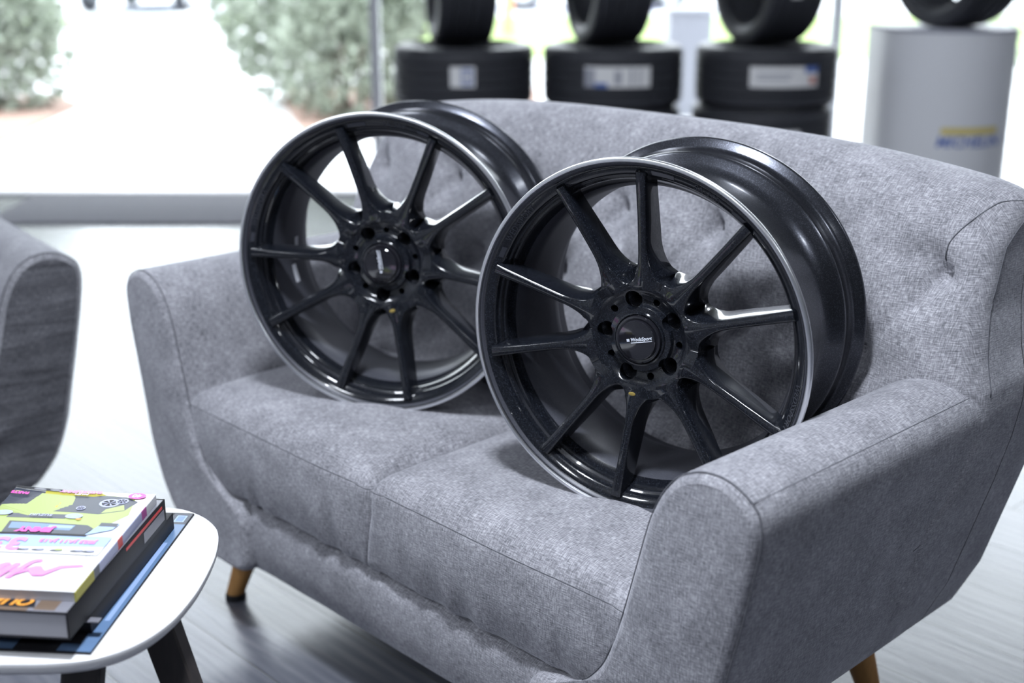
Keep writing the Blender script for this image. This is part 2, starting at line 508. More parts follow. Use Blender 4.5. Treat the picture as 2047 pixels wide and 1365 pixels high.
# parked cars far outside
M['carglass'] = plain('car_window', (0.05, 0.06, 0.08), 0.1)
M['lamp_red'] = plain('tail_lamp_red', (0.45, 0.05, 0.04), 0.3)
def car(loc, rz, paint, label):
    root = tag(empty('parked_car', loc, rz), label, 'car')
    prof = [(-2.1, .32), (-2.15, .6), (-2.05, .88), (-1.75, .95), (-1.2, 1.42), (.35, 1.46), (1.05, .98), (1.95, .82), (2.12, .6), (2.1, .32)]
    rings = []
    for y, k, dz in ((-.86, .97, -.02), (-.9, 1, 0), (.9, 1, 0), (.86, .97, -.02)):
        rings.append([(x*k, y*(0.8 if z > 1.2 else 1), z+dz) for x, z in prof])
    V, F = loft(rings, True, True, True)
    body = obj('body', V, F, paint, root, sharp=35)
    for s in (-1, 1):
        V = [(-1.1, s*.86, .98), (-.95, s*.78, 1.33), (.28, s*.78, 1.36), (.8, s*.86, 1.0)]
        V += [(a, b+s*.03, c) for a, b, c in V]
        obj('side_window', V, [(0, 1, 2, 3), (4, 5, 6, 7), (0, 1, 5, 4), (1, 2, 6, 5), (2, 3, 7, 6), (3, 0, 4, 7)], M['carglass'], root, smooth=False)
        box('tail_lamp', (-2.12, s*.68, .74), (.06, .25, .14), M['lamp_red'], root, bevel=.015)
    V = [(-1.74, -.74, .99), (-1.74, .74, .99), (-1.27, .66, 1.37), (-1.27, -.66, 1.37)]
    V += [(a-.05, b, c+.02) for a, b, c in V]
    obj('rear_window', V, [(0, 1, 2, 3), (4, 5, 6, 7), (0, 1, 5, 4), (1, 2, 6, 5), (2, 3, 7, 6), (3, 0, 4, 7)], M['carglass'], root, smooth=False)
    pr = [(.18, -.1), (.31, -.1), (.33, -.07), (.33, .07), (.31, .1), (.18, .1)]
    V0, F0 = lathe_y(pr, 28)
    Vh, Fh = lathe_y([(0.001, -.08), (.18, -.095), (.185, .09), (0.001, .08)], 20, False)
    for x in (-1.3, 1.3):
        for y in (-.82, .82):
            w = obj('road_wheel', [(a+x, b+y, c+.33) for a, b, c in V0], F0, M['rubber'], root)
            obj('hubcap', [(a+x, b+y, c+.33) for a, b, c in Vh], Fh, M['alu'], w)
    return root
car((-6.6, 24.6, -.03), R(90), plain('pale_blue_paint', (0.20, 0.29, 0.46), 0.3, 0.2, 1), 'pale blue car parked far outside beyond the driveway')
car((1.5, 24.4, -.03), R(0), plain('bright_blue_paint', (0.02, 0.09, 0.62), 0.3, 0.0, 1), 'bright blue car parked far outside behind the tyre display')
bol = tag(empty('bollard', (-.05, 17.4, .001)), 'orange bollard standing on the lawn beyond the tyre display', 'bollard')
V, F = lathe_y([(0.001, 0), (.07, 0), (.07, .78), (.05, .82), (0.001, .83)], 20, False)
obj('post', [(a, -c, b) for a, b, c in V], F, plain('orange_post', (0.62, 0.26, 0.14), 0.5), bol, sharp=40)
V, F = lathe_y([(.0712, .55), (.073, .55), (.073, .65), (.0712, .65)], 20)
obj('reflective_band', [(a, -c, b) for a, b, c in V], F, M['white_paint'], bol)
cab = tag(empty('utility_cabinet', (1.24, 9.3, -.03)), 'grey metal cabinet outside the glass between two tyre stacks', 'cabinet')
box('body', (0, 0, .38), (.30, .3, .72), plain('cabinet_grey', (0.22, 0.225, 0.26), 0.5), cab, bevel=.008)
box('lid', (0, 0, .755), (.33, .33, .03), plain('cabinet_lid_grey', (0.30, 0.31, 0.35), 0.5), cab, bevel=.008)
box('base', (0, 0, .01), (.34, .34, .04), M['concrete'], cab, bevel=.006)

# ------------------------------------------------------------------ upholstered tub seats (sofa and armchair)
ARM = [(.500, .135), (.575, .178), (.620, .23), (.648, .30), (.666, .38), (.684, .46), (.697, .53), (.7035, .578), (.698, .606), (.679, .623), (.650, .634), (.618, .632),
       (.588, .618), (.564, .59), (.546, .55), (.527, .48), (.511, .42), (.496, .37), (.476, .325), (.446, .29), (.405, .270), (.365, .262), (.345, .24), (.345, .18), (.352, .146), (.38, .135), (.44, .134)]
ARM = [(a, z, 0) for a, z in ARM]
NA = 120

def ring_inset(loop, d):
    n = len(loop); out = []
    A = sum(loop[i].x*loop[(i+1) % n].y-loop[(i+1) % n].x*loop[i].y for i in range(n))
    sg = 1 if A > 0 else -1
    for i in range(n):
        t = loop[(i+1) % n]-loop[(i-1) % n]
        nrm = Vector((-t.y, t.x, 0)).normalized()*sg
        out.append(loop[i]+nrm*d)
    return out

def make_tub(name, loc, rz, H, mats, cushions, label, cat, wrinkled=None, cushion_amp=1.0):
    fab, thr = mats
    root = tag(empty(name, loc, rz), label, cat)
    dH = H-.703
    loop = [Vector((p.x+dH, p.y, 0)) for p in catmull(ARM, NA)]
    cen = Vector((.575+dH, .36, 0))
    tip = max(range(NA), key=lambda i: loop[i].x*1.0+loop[i].y*1.2)
    Y0, Y1 = -.081, .545
    for s in (-1, 1):
        st = [(Y0+.0015, .012), (Y0+.004, .0065), (Y0+.009, .0025), (Y0+.016, .0006)]
        ys = [Y0+.022+(.452-Y0-.022)*k/26 for k in range(27)]
        st += [(y, 0) for y in ys] + [(.465, .0015), (.480, .006), (.495, .014), (.505, .030), (.51, .045)]
        rings = []
        for y, ins in st:
            L = ring_inset(loop, ins) if ins else loop
            wob = [Vector((s*p.x, y + 0.0012*noise.noise(Vector((p.x*20, y*9, p.y*20))), p.y)) for p in L]
            rings.append(wob)
        V, F = loft(rings, True, False, True)
        arm = obj('armrest', V, F, fab, root, uv=True)
        # padded front panel
        base = ring_inset(loop, .012); rings = []
        for k in range(15):
            f = 1-k/14*0.985
            ring = []
            for p in base:
                q = cen+(p-cen)*f
                dome = .010*(1-f*f)*max(0, min(1, (q.y-.25)/.2))
                if wrinkled:
                    zz = q.y*42+4*noise.noise(Vector((q.x*7, q.y*9, 3)))
                    dome += .0065*(1-f**4)*math.sin(zz)*(.4+noise.noise(Vector((q.x*9, q.y*6, 1)))) 
                ring.append(Vector((s*q.x, Y0+.0015-dome, q.y)))
            rings.append(ring)
        V, F = loft(rings, True, False, True)
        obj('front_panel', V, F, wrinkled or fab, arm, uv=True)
        # seams: round the front panel, along the top outer edge, down the rear corner
        i0 = min(range(NA), key=lambda i: (loop[i]-Vector((.446+dH, .29, 0))).length)
        i1 = min(range(NA), key=lambda i: (loop[i]-Vector((.575+dH, .178, 0))).length)
        sl = ring_inset(loop, .0005)
        def arc(a, b, y):
            idx = []; i = a
            while i != b:
                idx.append(i); i = (i-1) % NA
            idx.append(b)
            return [Vector((s*sl[k].x, y, sl[k].y)) for k in idx]
        V, F = tube(arc(i0, i1, Y0+.010), .0009, 6)
        obj('seam', V, F, thr, arm)
        V, F = tube([Vector((s*sl[tip].x, Y0+.012+k*(.415-Y0)/40, sl[tip].y)) for k in range(41)], .0008, 6)
        obj('seam', V, F, thr, arm)
        def rear_y(z):
            K = [(.15, .515), (.386, .536), (.456, .539), (.532, .515), (.585, .465), (.62, .425)]
            for (za, ya), (zb, yb) in zip(K, K[1:]):
                if z <= zb: return ya+(yb-ya)*max(0, (z-za)/(zb-za))
            return K[-1][1]
        for yy in (0, .0065):
            pa = arc(tip, i1, 0)
            pa = [q for q in pa if q.z > .235]
            for q in pa: q.y = rear_y(q.z)+yy
            V, F = tube(pa, .0008, 6)
            obj('seam', V, F, thr, arm)
        # short dart on the outer side
        dart = []
        for y, z in ((.481, .473), (.445, .452), (.415, .439), (.388, .428), (.330, .414)):
            k = min((k for k in range(NA) if sl[k].x > .60+dH), key=lambda k: abs(sl[k].y-z))
            dart.append(Vector((s*(sl[k].x+.0008), y, z)))
        V, F = tube(catmull(dart, 30, False), .0007, 6)
        obj('seam', V, F, thr, arm)
    # base rail
    rail = [(-.038, .134), (-.050, .149), (-.059, .185), (-.0605, .222), (-.0585, .246), (-.051, .2595), (-.037, .2645), (-.01, .2655), (.2, .266), (.5, .266), (.56, .25), (.57, .2), (.56, .14), (.5, .132), (.2, .132)]
    rl = catmull([(y, z, 0) for y, z in rail], 90)
    rings = []
    nst = 60; wI = .50+dH+.0
    for k in range(nst+1):
        x = -wI+2*wI*k/nst
        e = max(0, (abs(x)-(wI-.24))/.20)
        rings.append([Vector((x, p.x-(.012*e*e if p.x < .1 else 0)+(.0012*noise.noise(Vector((x*14, p.y*14, 5))) if p.x < 0 else 0), p.y + (.004*noise.noise(Vector((x*11, 0, 9))) if p.y > .235 and p.x < .02 else 0))) for p in rl])
    V, F = loft(rings, True, True, True)
    obj('base_rail', V, F, fab, root, uv=True)
    # backrest
    sec = [(.318, .30, 1), (.335, .44, 1), (.371, .48, 1), (.394, .54, 1), (.411, .60, 1), (.425, .66, 1), (.441, .71, 1), (.470, .77, 1), (.500, .825, 1), (.524, .866, .9), (.547, .893, .7), (.575, .909, .45), (.603, .911, .25),
           (.630, .898, .1), (.646, .868, 0), (.652, .82, 0), (.652, .70, 0), (.640, .52, 0), (.616, .37, 0), (.602, .29, 0), (.580, .22, 0), (.545, .172, 0), (.50, .15, 0), (.42, .14, .3), (.33, .18, 1)]
    NS = 230
    ctr = catmull([(y, z, w*.2) for y, z, w in sec], NS)
    ctr = [Vector((p.x, p.y, p.z*5)) for p in ctr]
    sp = .203
    kmax = int((H-.09)/sp)
    ups = [k*sp for k in range(-kmax, kmax+1)]
    los = [(k+.5)*sp for k in range(-kmax, kmax)]
    btn = [(a, .757) for a in ups]+[(a, .640) for a in los]
    lines = [((a, .757), (b, .640)) for a in ups for b in los if abs(a-b) < sp*.6]
    lines += [((a, .757), (a, .85)) for a in ups]
    def seg_d(px, pz, l):
        (ax, az), (bx, bz) = l
        dx, dz = bx-ax, bz-az; t = max(0, min(1, ((px-ax)*dx+(pz-az)*dz)/(dx*dx+dz*dz)))
        return math.hypot(px-ax-t*dx, pz-az-t*dz), t
    def disp(x, z):
        d = 0
        for bx, bz in btn:
            r2 = (x-bx)**2+(z-bz)**2
            if r2 < .02: d += .020*math.exp(-r2/(2*.034**2))+.024*math.exp(-r2/(2*.0125**2))
        for l in lines:
            if abs(x-l[0][0]) < .15:
                q, t = seg_d(x, z, l)
                d += (.0060*(1-t*.35) if l[1][1] < .70 else .004*(1-t)**1.2)*math.exp(-q*q/(2*.0075**2))
        # each upper tuft pulls a short fold to one side, as cloth does
        for bx, bz in btn[:len(ups)]:
            u = (bx-x); v = z-(bz+.018+.12*u)
            if 0 < u < .13: d += .011*(1-u/.13)*math.exp(-v*v/(2*(.008 if v < 0 else .020)**2))
        return d
    EA, EW = H-.103, .072
    ENDK = [(.13, .495), (.178, .577), (.23, .622), (.30, .651), (.38, .669), (.46, .687), (.53, .700), (.583, .7055), (.62, .702), (.66, .688), (.72, .675), (.80, .668), (.95, .662)]
    def end_a(z):
        z = max(.13, min(.95, z))
        for (za, aa), (zb, ab) in zip(ENDK, ENDK[1:]):
            if z <= zb: return aa+(ab-aa)*(z-za)/(zb-za)+dH
        return ENDK[-1][1]+dH
    def end_t(a):
        return max(0.0, min(1.0, (abs(a)-EA)/EW))
    def surf(a, p, ins=0):
        w = p.z
        sh = -.030*min(1.0, abs(a)/(.50+dH))**2.2
        y = p.x+w*sh; z = p.y
        if z > .80: z -= (z-.80)/.11*.042*(min(1, abs(a)/(.667+dH)))**3
        e = 1-math.sqrt(max(0, 1-end_t(a)**2))
        if w > .25: y += .060*e*min(1, w*1.3)
        else: y -= .014*e*(1-w*4)
        if p.y > .80: z -= .018*e*min(1, (p.y-.80)/.08)
        return y, z
    def flare(a, z):
        k0 = .40+dH if H > .6 else H*.4
        if abs(a) <= k0: return a
        return math.copysign(k0+(abs(a)-k0)*(end_a(z)-k0)/(EA+EW-k0), a)
    n1 = int(2*EA/.005)
    st = [-(EA+EW*math.sin(R(90)*k/9)) for k in range(9, 0, -1)]+[-EA+2*EA*k/n1 for k in range(n1+1)]+[EA+EW*math.sin(R(90)*k/9) for k in range(1, 10)]
    rings = []
    for a in st:
        ring = []
        for q in ctr:
            y, z = surf(a, q)
            if q.z > .5:
                y += disp(a, q.y)*q.z*(1-end_t(a)**2)
            ring.append(Vector((flare(a, z), y, z)))
        rings.append(ring)
    # the flat ends follow the flare of the side, gathered onto their middle line
    def end_rings(r):
        out = []
        for f in (.7, .4, .15, .01):
            out.append([Vector((p.x, ym+(p.y-ym)*f, p.z)) for p in r for ym in (.46+.14*(p.z-.14)/.77,)])
        return out
    rings = end_rings(rings[0])[::-1]+rings+end_rings(rings[-1])
    V, F = loft(rings, True, False, False)
    bk = obj('backrest', V, F, fab, root, uv=True)
    # covered buttons
    for bx, bz in btn:
        p = min((q for q in ctr if q.z > .9), key=lambda q: abs(q.y-bz))
        y, z = surf(bx, p, 0)
        y += disp(bx, bz)
        bm = bmesh.new()
        bmesh.ops.create_uvsphere(bm, u_segments=18, v_segments=10, radius=.0075)
        bmesh.ops.scale(bm, vec=(1, .5, 1), verts=bm.verts)
        bmesh.ops.rotate(bm, cent=(0, 0, 0), matrix=Matrix.Rotation(R(-28), 3, 'X'), verts=bm.verts)
        bmesh.ops.translate(bm, vec=(bx, y-.0005, bz), verts=bm.verts)
        bmobj('button', bm, fab, bk, uv=True)
    # end seams of the backrest
    for s in (-1, 1):
        path = []
        for q in ctr:
            if q.y > .605 and (q.z > .9 or q.y > .86):
                y, z = surf(s*(EA+EW), q)
                path.append(Vector((s*end_a(z), y, z)))
        V, F = tube(path, .0009, 6)
        obj('seam', V, F, thr, bk)
        path = []
        for da, zt in ((.008, .773), (.009, .788), (.013, .803), (.021, .820), (.033, .840), (.047, .855), (.064, .868)):
            a = s*(EA+da)
            q = min((q for q in ctr if q.z > .5), key=lambda q: abs(surf(a, q)[1]-zt))
            y, zz = surf(a, q)
            path.append(Vector((flare(a, zz), y+disp(a, q.y)*q.z*(1-end_t(a)**2)-.0003, zz)))
        V, F = tube(catmull(path, 40, False), .0009, 6)
        obj('seam', V, F, thr, bk)
    # seat cushions
    for (a0, a1) in cushions:
        make_cushion(a0, a1, fab, thr, root, cushion_amp)
    # legs
    for sx in (-1, 1):
        for (yb, yt) in ((.0, .045), (.545, .50)):
            xb = sx*(.52+dH); xt = sx*(.50+dH)
            rg = []
            for k in range(9):
                t = k/8; r = .0175+.0115*t
                c = Vector((xb+(xt-xb)*t, yb+(yt-yb)*t, .012+t*.135))
                rg.append([c+Vector((r*math.cos(q*2*math.pi/28), r*math.sin(q*2*math.pi/28), 0)) for q in range(28)])
            V, F = loft(rg, True, True, True)
            lg = obj('leg', V, F, M['oak'], root, sharp=50)
            Vg, Fg = lathe_y([(0.001, 0), (.0195, 0), (.0200, .006), (.0180, .0125), (0.001, .0125)], 28, False)
            obj('glide', [(a+xb, -c+yb, b) for a, b, c in Vg], Fg, M['glide'], lg, sharp=40)
    return root

def make_cushion(a0, a1, fab, thr, root, amp=1.0):
    cx = (a0+a1)/2; hx = (a1-a0)/2
    y0, y1 = -.068, .355; cy = (y0+y1)/2; hy = (y1-y0)/2
    z0, z1 = .2675, .436; cz = (z0+z1)/2; hz = (z1-z0)/2
    r = .040
    V, F, idx = [], [], {}
    def pt(p):
        k = max(0, min(1, (p.z/hz+.6)/.8)); r = .016+.019*k
        q = Vector((max(-hx+r, min(hx-r, p.x)), max(-hy+r, min(hy-r, p.y)), max(-hz+r, min(hz-r, p.z))))
        d = p-q
        if d.length > 1e-9: q = q+d.normalized()*r
        x, y, z = q
        hd = math.hypot(d.x, d.y)
        if hd > 1e-6:          # keep the upright corners crisp
            f = 2*abs(d.x*d.y)/(hd*hd)*(1-abs(d.normalized().z)**2)
            x += math.copysign(.22*r*f, d.x); y += math.copysign(.22*r*f, d.y)
        u, v, w = x/hx, y/hy, z/hz
        top = max(0, z)/hz
        cr = (1-min(1, abs(u))**3.2)*(1-min(1, abs(v))**3.2)
        z += (.024 if a0 < -.1 else .018)*cr*top
        fr = max(0, -v)**6
        y -= fr*(.009*(1-w*w)*(1-abs(u)**3))                 # the front swells out
        y += fr*(.008*max(0, -w)**1.5)                        # and tucks under at the foot
        side = abs(u)**8
        if abs(x+cx) < .03: x -= side*.016*max(0, .25-w)      # the two cushions lean on each other
        else: x -= math.copysign(side*.026*max(0, .8-w), u)
        x += math.copysign(side*.002*(1-w*w), u)
        # small puckers at the foot of the front, soft hollows on top
        y += fr*.0042*amp*max(0, .35-w)*math.sin(x*95+3.5*noise.noise(Vector((x*11, 2, a0*9))))*(.5+noise.noise(Vector((x*8, w, 4))))
        z += top*.0035*noise.noise(Vector((x*6, y*6, a0*7)))
        return Vector((x+cx, y+cy, z+cz))
    def grid(ax, sgn, nu, nv):
        o = [i for i in range(3) if i != ax]
        h = (hx, hy, hz)
        base = {}
        for i in range(nu+1):
            for j in range(nv+1):
                c = [0, 0, 0]
                c[ax] = sgn*h[ax]
                c[o[0]] = h[o[0]]*(2*i/nu-1); c[o[1]] = h[o[1]]*(2*j/nv-1)
                k = tuple(round(x, 5) for x in c)
                if k not in idx:
                    idx[k] = len(V); V.append(pt(Vector(c)))
                base[i, j] = idx[k]
        for i in range(nu):
            for j in range(nv):
                F.append((base[i, j], base[i+1, j], base[i+1, j+1], base[i, j+1]))
    nx, ny, nz = 64, 54, 28
    for s in (-1, 1):
        grid(2, s, nx, ny); grid(1, s, nx, nz); grid(0, s, ny, nz)
    c = obj('seat_cushion', V, F, fab, root, uv=True)
    # stitched seam along the top edge of the front and sides
    path = []
    zz = hz-.024
    for k in range(30): path.append(pt(Vector((-hx, hy-2*hy*k/30, zz))))
    for k in range(61): path.append(pt(Vector((-hx+2*hx*k/60, -hy, zz))))
    for k in range(30): path.append(pt(Vector((hx, -hy+2*hy*(k+1)/30, zz))))
    Vt, Ft = tube(path, .0006, 6)
    obj('seam', Vt, Ft, thr, c)
    return c

sofa = make_tub('sofa', SOFA, ROT, .703, (M['fabric'], M['thread']), [(-.523, -.0015), (.0015, .523)],
                'grey two-seat fabric sofa with buttoned back and honey wooden legs, holding the wheels', 'sofa')
P = Vector((-0.8514, 2.3845, 0)); CR = R(37)
cx_, cy_ = Vector((math.cos(CR), math.sin(CR), 0)), Vector((-math.sin(CR), math.cos(CR), 0))
HC = .43
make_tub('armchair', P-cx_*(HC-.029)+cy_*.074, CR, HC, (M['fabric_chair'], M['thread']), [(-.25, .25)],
         'darker grey fabric armchair with a wrinkled arm front, cut by the photo edge', 'armchair', wrinkled=M['fabric_wrinkled_shaded'])

# ------------------------------------------------------------------ alloy wheels
RL = .245
def bend_text(me, rad, ang_mid, d_of_r, outward=1):
    """wrap flat text (x along, y up) onto a circle of the wheel face; angles are measured from +x towards +z"""
    for v in me.vertices:
        x, y, z = v.co
        r = rad+y
        a = ang_mid-x/rad
        v.co = Vector((r*math.cos(a), d_of_r(r)-z, r*math.sin(a)))

def spoke_mesh(theta, gapL, gapR, kindL, kindR):
    """one spoke at angle theta; gapL/R half-angles to the neighbours, kind 'pair' or 'wide'"""
    rs = [.0675, .069, .071, .073, .075, .0775, .080, .0825, .085, .0875, .090, .093, .096, .100, .105, .110, .116, .123, .131, .14, .15, .16, .17, .18, .19, .20, .208, .214, .219, .2235, .2275]
    def d0(r):
        t = (r-.07)/(.2275-.07)
        return .0275*(1-t)**1.25+.0075*t**1.0 + .0035*math.sin(math.pi*min(1, max(0, t)))*(1)
    def d1(r):
        t = max(0, (r-.07)/(.2275-.07))
        return .078-.040*t**.85
    def w(r, gap, kind, front):
        tan = math.tan(gap)
        if front: w0 = .0056+.0012*max(0, (r-.17)/.055); rv, L = (.074, .045) if kind == 'pair' else (.080, .052)
        else: w0 = .0108-.0012*max(0, (r-.15)/.07); rv, L = (.092, .038) if kind == 'pair' else (.0895, .046)
        if r <= rv: return r*tan*1.02
        hf = r*tan-w0
        s = min(1, (r-rv)/L)
        h = hf*math.sqrt(max(0, 1-(1-s)**2.4))
        return max(w0, r*tan-h)
    rings = []
    ct, stn = math.cos(theta), math.sin(theta)
    for r in rs:
        a, b = d0(r), d1(r)
        if r > .2235: b = .030
        wfl, wfr = w(r, gapL, kindL, True), w(r, gapR, kindR, True)
        wbl, wbr = max(w(r, gapL, kindL, False), wfl), max(w(r, gapR, kindR, False), wfr)
        e = .0022
        pts = [(-wbl, b), (-wbl, b-.006), (-(wbl*.75+wfl*.25), b*.55+a*.45), (-(wbl*.35+wfl*.65)-.0004, a*.78+b*.22), (-wfl-.0006, a+.0034), (-wfl+.0002, a+.0012), (-wfl+e, a+.0001),
               (0, a-.0002), (wfr-e, a+.0001), (wfr-.0002, a+.0012), (wfr+.0006, a+.0034), (wbr*.35+wfr*.65+.0004, a*.78+b*.22), (wbr*.75+wfr*.25, b*.55+a*.45), (wbr, b-.006), (wbr, b), (0, b+.001)]
        # t positive = counter-clockwise side (L), so L uses -x below
        ring = []
        for t, d in pts:
            # tangential direction (clockwise positive)
            ring.append(Vector((r*ct+t*stn, d, r*stn-t*ct)))
        rings.append(ring)
    return loft(rings, True, True, True)

def make_wheel(loc, az, roll, tilt, label, phase):
    root = empty('alloy_wheel', loc)
    root.rotation_mode = 'QUATERNION'
    root.rotation_quaternion = (Matrix.Rotation(az, 3, 'Z') @ Matrix.Rotation(tilt, 3, 'X') @ Matrix.Rotation(roll, 3, 'Y')).to_quaternion()
    tag(root, label, 'wheel', 'black alloy wheels on the sofa')
    # barrel: closed section, outside then inside
    out = [(.2385, .0035), (.2455, .0042), (.2462, .0062), (.2450, .0085), (.2330, .0105), (.2300, .013), (.2292, .028), (.2305, .031), (.2275, .036), (.2150, .046), (.2085, .058), (.2065, .075), (.2062, .12), (.2070, .150), (.2095, .163), (.2175, .176),
           (.2262, .184), (.2285, .188), (.2300, .191), (.2285, .194), (.2290, .2085), (.2305, .2125), (.2305, .2175), (.2345, .2225), (.2440, .226), (.2457, .2295), (.2452, .233), (.2435, .235), (.2385, .2335)]
    ins = [(.2340, .2290), (.2300, .224), (.2255, .2185), (.2250, .198), (.2235, .190), (.2180, .184), (.2085, .1745), (.2035, .164), (.2010, .150), (.2005, .12), (.2005, .080), (.2020, .064), (.2080, .050), (.2150, .040), (.2160, .0345), (.2185, .0335), (.2190, .026), (.2212, .0245), (.2222, .0185),
           (.2238, .0165), (.2325, .0105), (.2345, .0100), (.2365, .0058)]
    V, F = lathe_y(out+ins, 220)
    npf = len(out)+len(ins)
    obj('barrel', V, F, [M['satin'], M['satin_lit']], root, sharp=60, midx=[0 if (k % npf) < len(out)-1 else 1 for k in range(len(F))])
    # gloss black step inside the lip, laid 0.3 mm over the barrel
    face = [(.2408, .0036), (.2388, .0040), (.2376, .0058), (.2343, .0094), (.2323, .0099), (.2237, .0159), (.2220, .0180), (.2209, .0240), (.2187, .0255), (.2182, .0330), (.2157, .0340), (.2147, .040), (.2078, .0496)]
    V, F = lathe_y(face+[(r+.0008, y+.0008) for r, y in reversed(face)], 220)
    obj('outer_step', V, F, M['gloss'], root, sharp=30)
    lipp = [(.2402, .0046), (.2404, .0024), (.2412, .0010), (.2436, .0006), (.2458, .0016), (.2469, .0042), (.2466, .0066), (.2455, .0060), (.2440, .0050), (.2385, .0042)]
    V, F = lathe_y(lipp, 260)
    obj('rim_lip', V, F, M['lip'], root, sharp=35)['label'] = 'bright machined lip'
    # spokes in five pairs
    half = R(15.6)
    for k in range(5):
        c = phase+k*R(72)
        for sgn in (-1, 1):
            th = c+sgn*half
            wide = R(36)-half
            # L side of the section is clockwise-negative = counter-clockwise neighbour
            gL, kL = (wide, 'wide') if sgn > 0 else (half, 'pair')
            gR, kR = (half, 'pair') if sgn > 0 else (wide, 'wide')
            V, F = spoke_mesh(th, gL, gR, kL, kR)
            obj('spoke', V, F, M['gloss'], root, sharp=50)
    # hub with lug pockets
    prof = [(0.0, .085), (.0, .035), (.0325, .035), (.0335, .0250), (.0350, .0235), (.0370, .0242), (.0378, .0268), (.0445, .0272), (.0455, .0284), (.0468, .0345), (.0485, .0358), (.0560, .0352), (.0630, .0318), (.0690, .0280), (.0720, .0276), (.0750, .0295), (.0765, .042), (.0765, .080), (.074, .085)]
    n = 128; V = []; F = []
    m = len(prof)
    V.append(Vector((0, prof[0][1], 0))); V.append(Vector((0, prof[1][1], 0)))
    pr = prof[2:]
    for i in range(n):
        a = 2*math.pi*i/n
        for r, y in pr: V.append(Vector((r*math.cos(a), y, r*math.sin(a))))
    mm = len(pr)
    for i in range(n):
        i2 = (i+1) % n
        F.append((1, 2+i*mm, 2+i2*mm)); F.append((0, 2+i*mm+mm-1, 2+i2*mm+mm-1))
        for j in range(mm-1): F.append((2+i*mm+j, 2+i*mm+j+1, 2+i2*mm+j+1, 2+i2*mm+j))
    hub = obj('hub', V, F, M['gloss'], root, sharp=30)
    bm = bmesh.new()
    for k in range(5):
        for r, rr, ang, dep in ((.0532, .0134, phase+k*R(72), .066), (.0545, .0056, phase+(k+.5)*R(72), .058)):
            q = bmesh.ops.create_cone(bm, cap_ends=True, segments=40, radius1=rr*.82, radius2=rr*1.03, depth=dep)
            # cone axis z -> wheel axis y, wide end towards the viewer
            Mx = Matrix.Translation((r*math.cos(ang), dep/2-(.0), r*math.sin(ang))) @ Matrix.Rotation(R(90), 4, 'X')
            bmesh.ops.transform(bm, matrix=Mx, verts=q['verts'])
    me = bpy.data.meshes.new('cut'); bmesh.ops.recalc_face_normals(bm, faces=bm.faces); bm.to_mesh(me); bm.free()
    me.materials.append(M['gloss'])
    cut = link(bpy.data.objects.new('cut', me), root)
    md = hub.modifiers.new('b', 'BOOLEAN'); md.operation = 'DIFFERENCE'; md.object = cut; md.solver = 'EXACT'
    dg = bpy.context.evaluated_depsgraph_get(); dg.update()
    nm = bpy.data.meshes.new_from_object(hub.evaluated_get(dg))
    hub.modifiers.clear(); hub.data = nm
    bpy.data.objects.remove(cut)
    for p in nm.polygons: p.use_smooth = True
    nm.set_sharp_from_angle(angle=R(30))
    # lug seats at the pocket floors
    for k in range(5):
        ang = phase+k*R(72)
        Vs, Fs = lathe_y([(.0062, .0640), (.0066, .0520), (.0072, .0505), (.0116, .0425), (.0119, .0425), (.0114, .0560), (.0106, .0640)], 32)
        obj('lug_seat', [(a+.0532*math.cos(ang), b, c+.0532*math.sin(ang)) for a, b, c in Vs], Fs, M['satin'], root, sharp=35)
    # textured plateau ring (notched by the pockets) is part of the hub; the cap sits in its bore
    V, F = lathe_y([(0.0004, .0165), (.018, .0167), (.0262, .0173), (.0270, .0180), (.0276, .0212), (.0300, .0205), (.0325, .0212), (.0335, .025), (.033, .033), (0.0004, .033)], 96, False)
    cap = obj('center_cap', V, F, M['capblack'], root, sharp=25)
    ta = phase-R(33.2)+R(13)
    Mt = Matrix.Rotation(-ta, 4, 'Y') @ Matrix.Translation((.0075, .0163, .0015)) @ Matrix.Rotation(R(90), 4, 'X')
    text_obj('cap_lettering', 'WedsSport', .0068, M['silver_print'], cap, Mt, extrude=.0002, shear=.25, bold=.00012)
    Mb = Matrix.Rotation(-ta, 4, 'Y')
    bmx = bmesh.new(); bm_box(bmx, (.0075, .0163, -.0025), (.0315, .0004, .0009)); bm_box(bmx, (-.0118, .0163, .0014), (.0040, .0004, .0038))
    bmesh.ops.transform(bmx, matrix=Mb, verts=bmx.verts)
    bmobj('cap_emblem', bmx, M['silver_print'], cap, smooth=False)
    # raised lettering and bars on the lip step
    def dr(r): return .0162-(r-.2238)/(.2325-.2238)*.0062
    for txt, deg, sz in (('SA-20R', 66, .0118), ('WEDSSPORT', 142, .0105), ('WEDSSPORT', -13, .0105)):
        me = text_mesh(txt, sz, extrude=.0011, shear=.2, bold=.0001, spacing=1.12)
        bend_text(me, .2280, R(deg)+phase-R(33.2), dr)
        me.materials.clear(); me.materials.append(M['relief']); me.name = 'lip_lettering'
        link(bpy.data.objects.new('lip_lettering', me), root)
    for d0_, d1_ in ((78, 86), (51, 56), (153, 157), (-28, -23)):
        V = []; F = []
        nn = 10
        for i in range(nn+1):
            a = R(d0_+(d1_-d0_)*i/nn)+phase-R(33.2)
            for r in (.2250, .2308):
                for k in (0, 1):
                    V.append((r*math.cos(a), dr(r)-(.0012 if k else -.0005), r*math.sin(a)))
        for i in range(nn):
            b = i*4
            for p, q in ((0, 1), (1, 3), (3, 2), (2, 0)): F.append((b+p, b+q, b+q+4, b+p+4))
        F += [(0, 1, 3, 2), (nn*4, nn*4+1, nn*4+3, nn*4+2)]
        obj('lip_bar', V, F, M['relief'], root, smooth=False)
    # yellow paint dab on the lower hub web
    bm = bmesh.new(); bmesh.ops.create_uvsphere(bm, u_segments=12, v_segments=6, radius=.0042)
    bmesh.ops.scale(bm, vec=(1.3, .12, .7), verts=bm.verts)
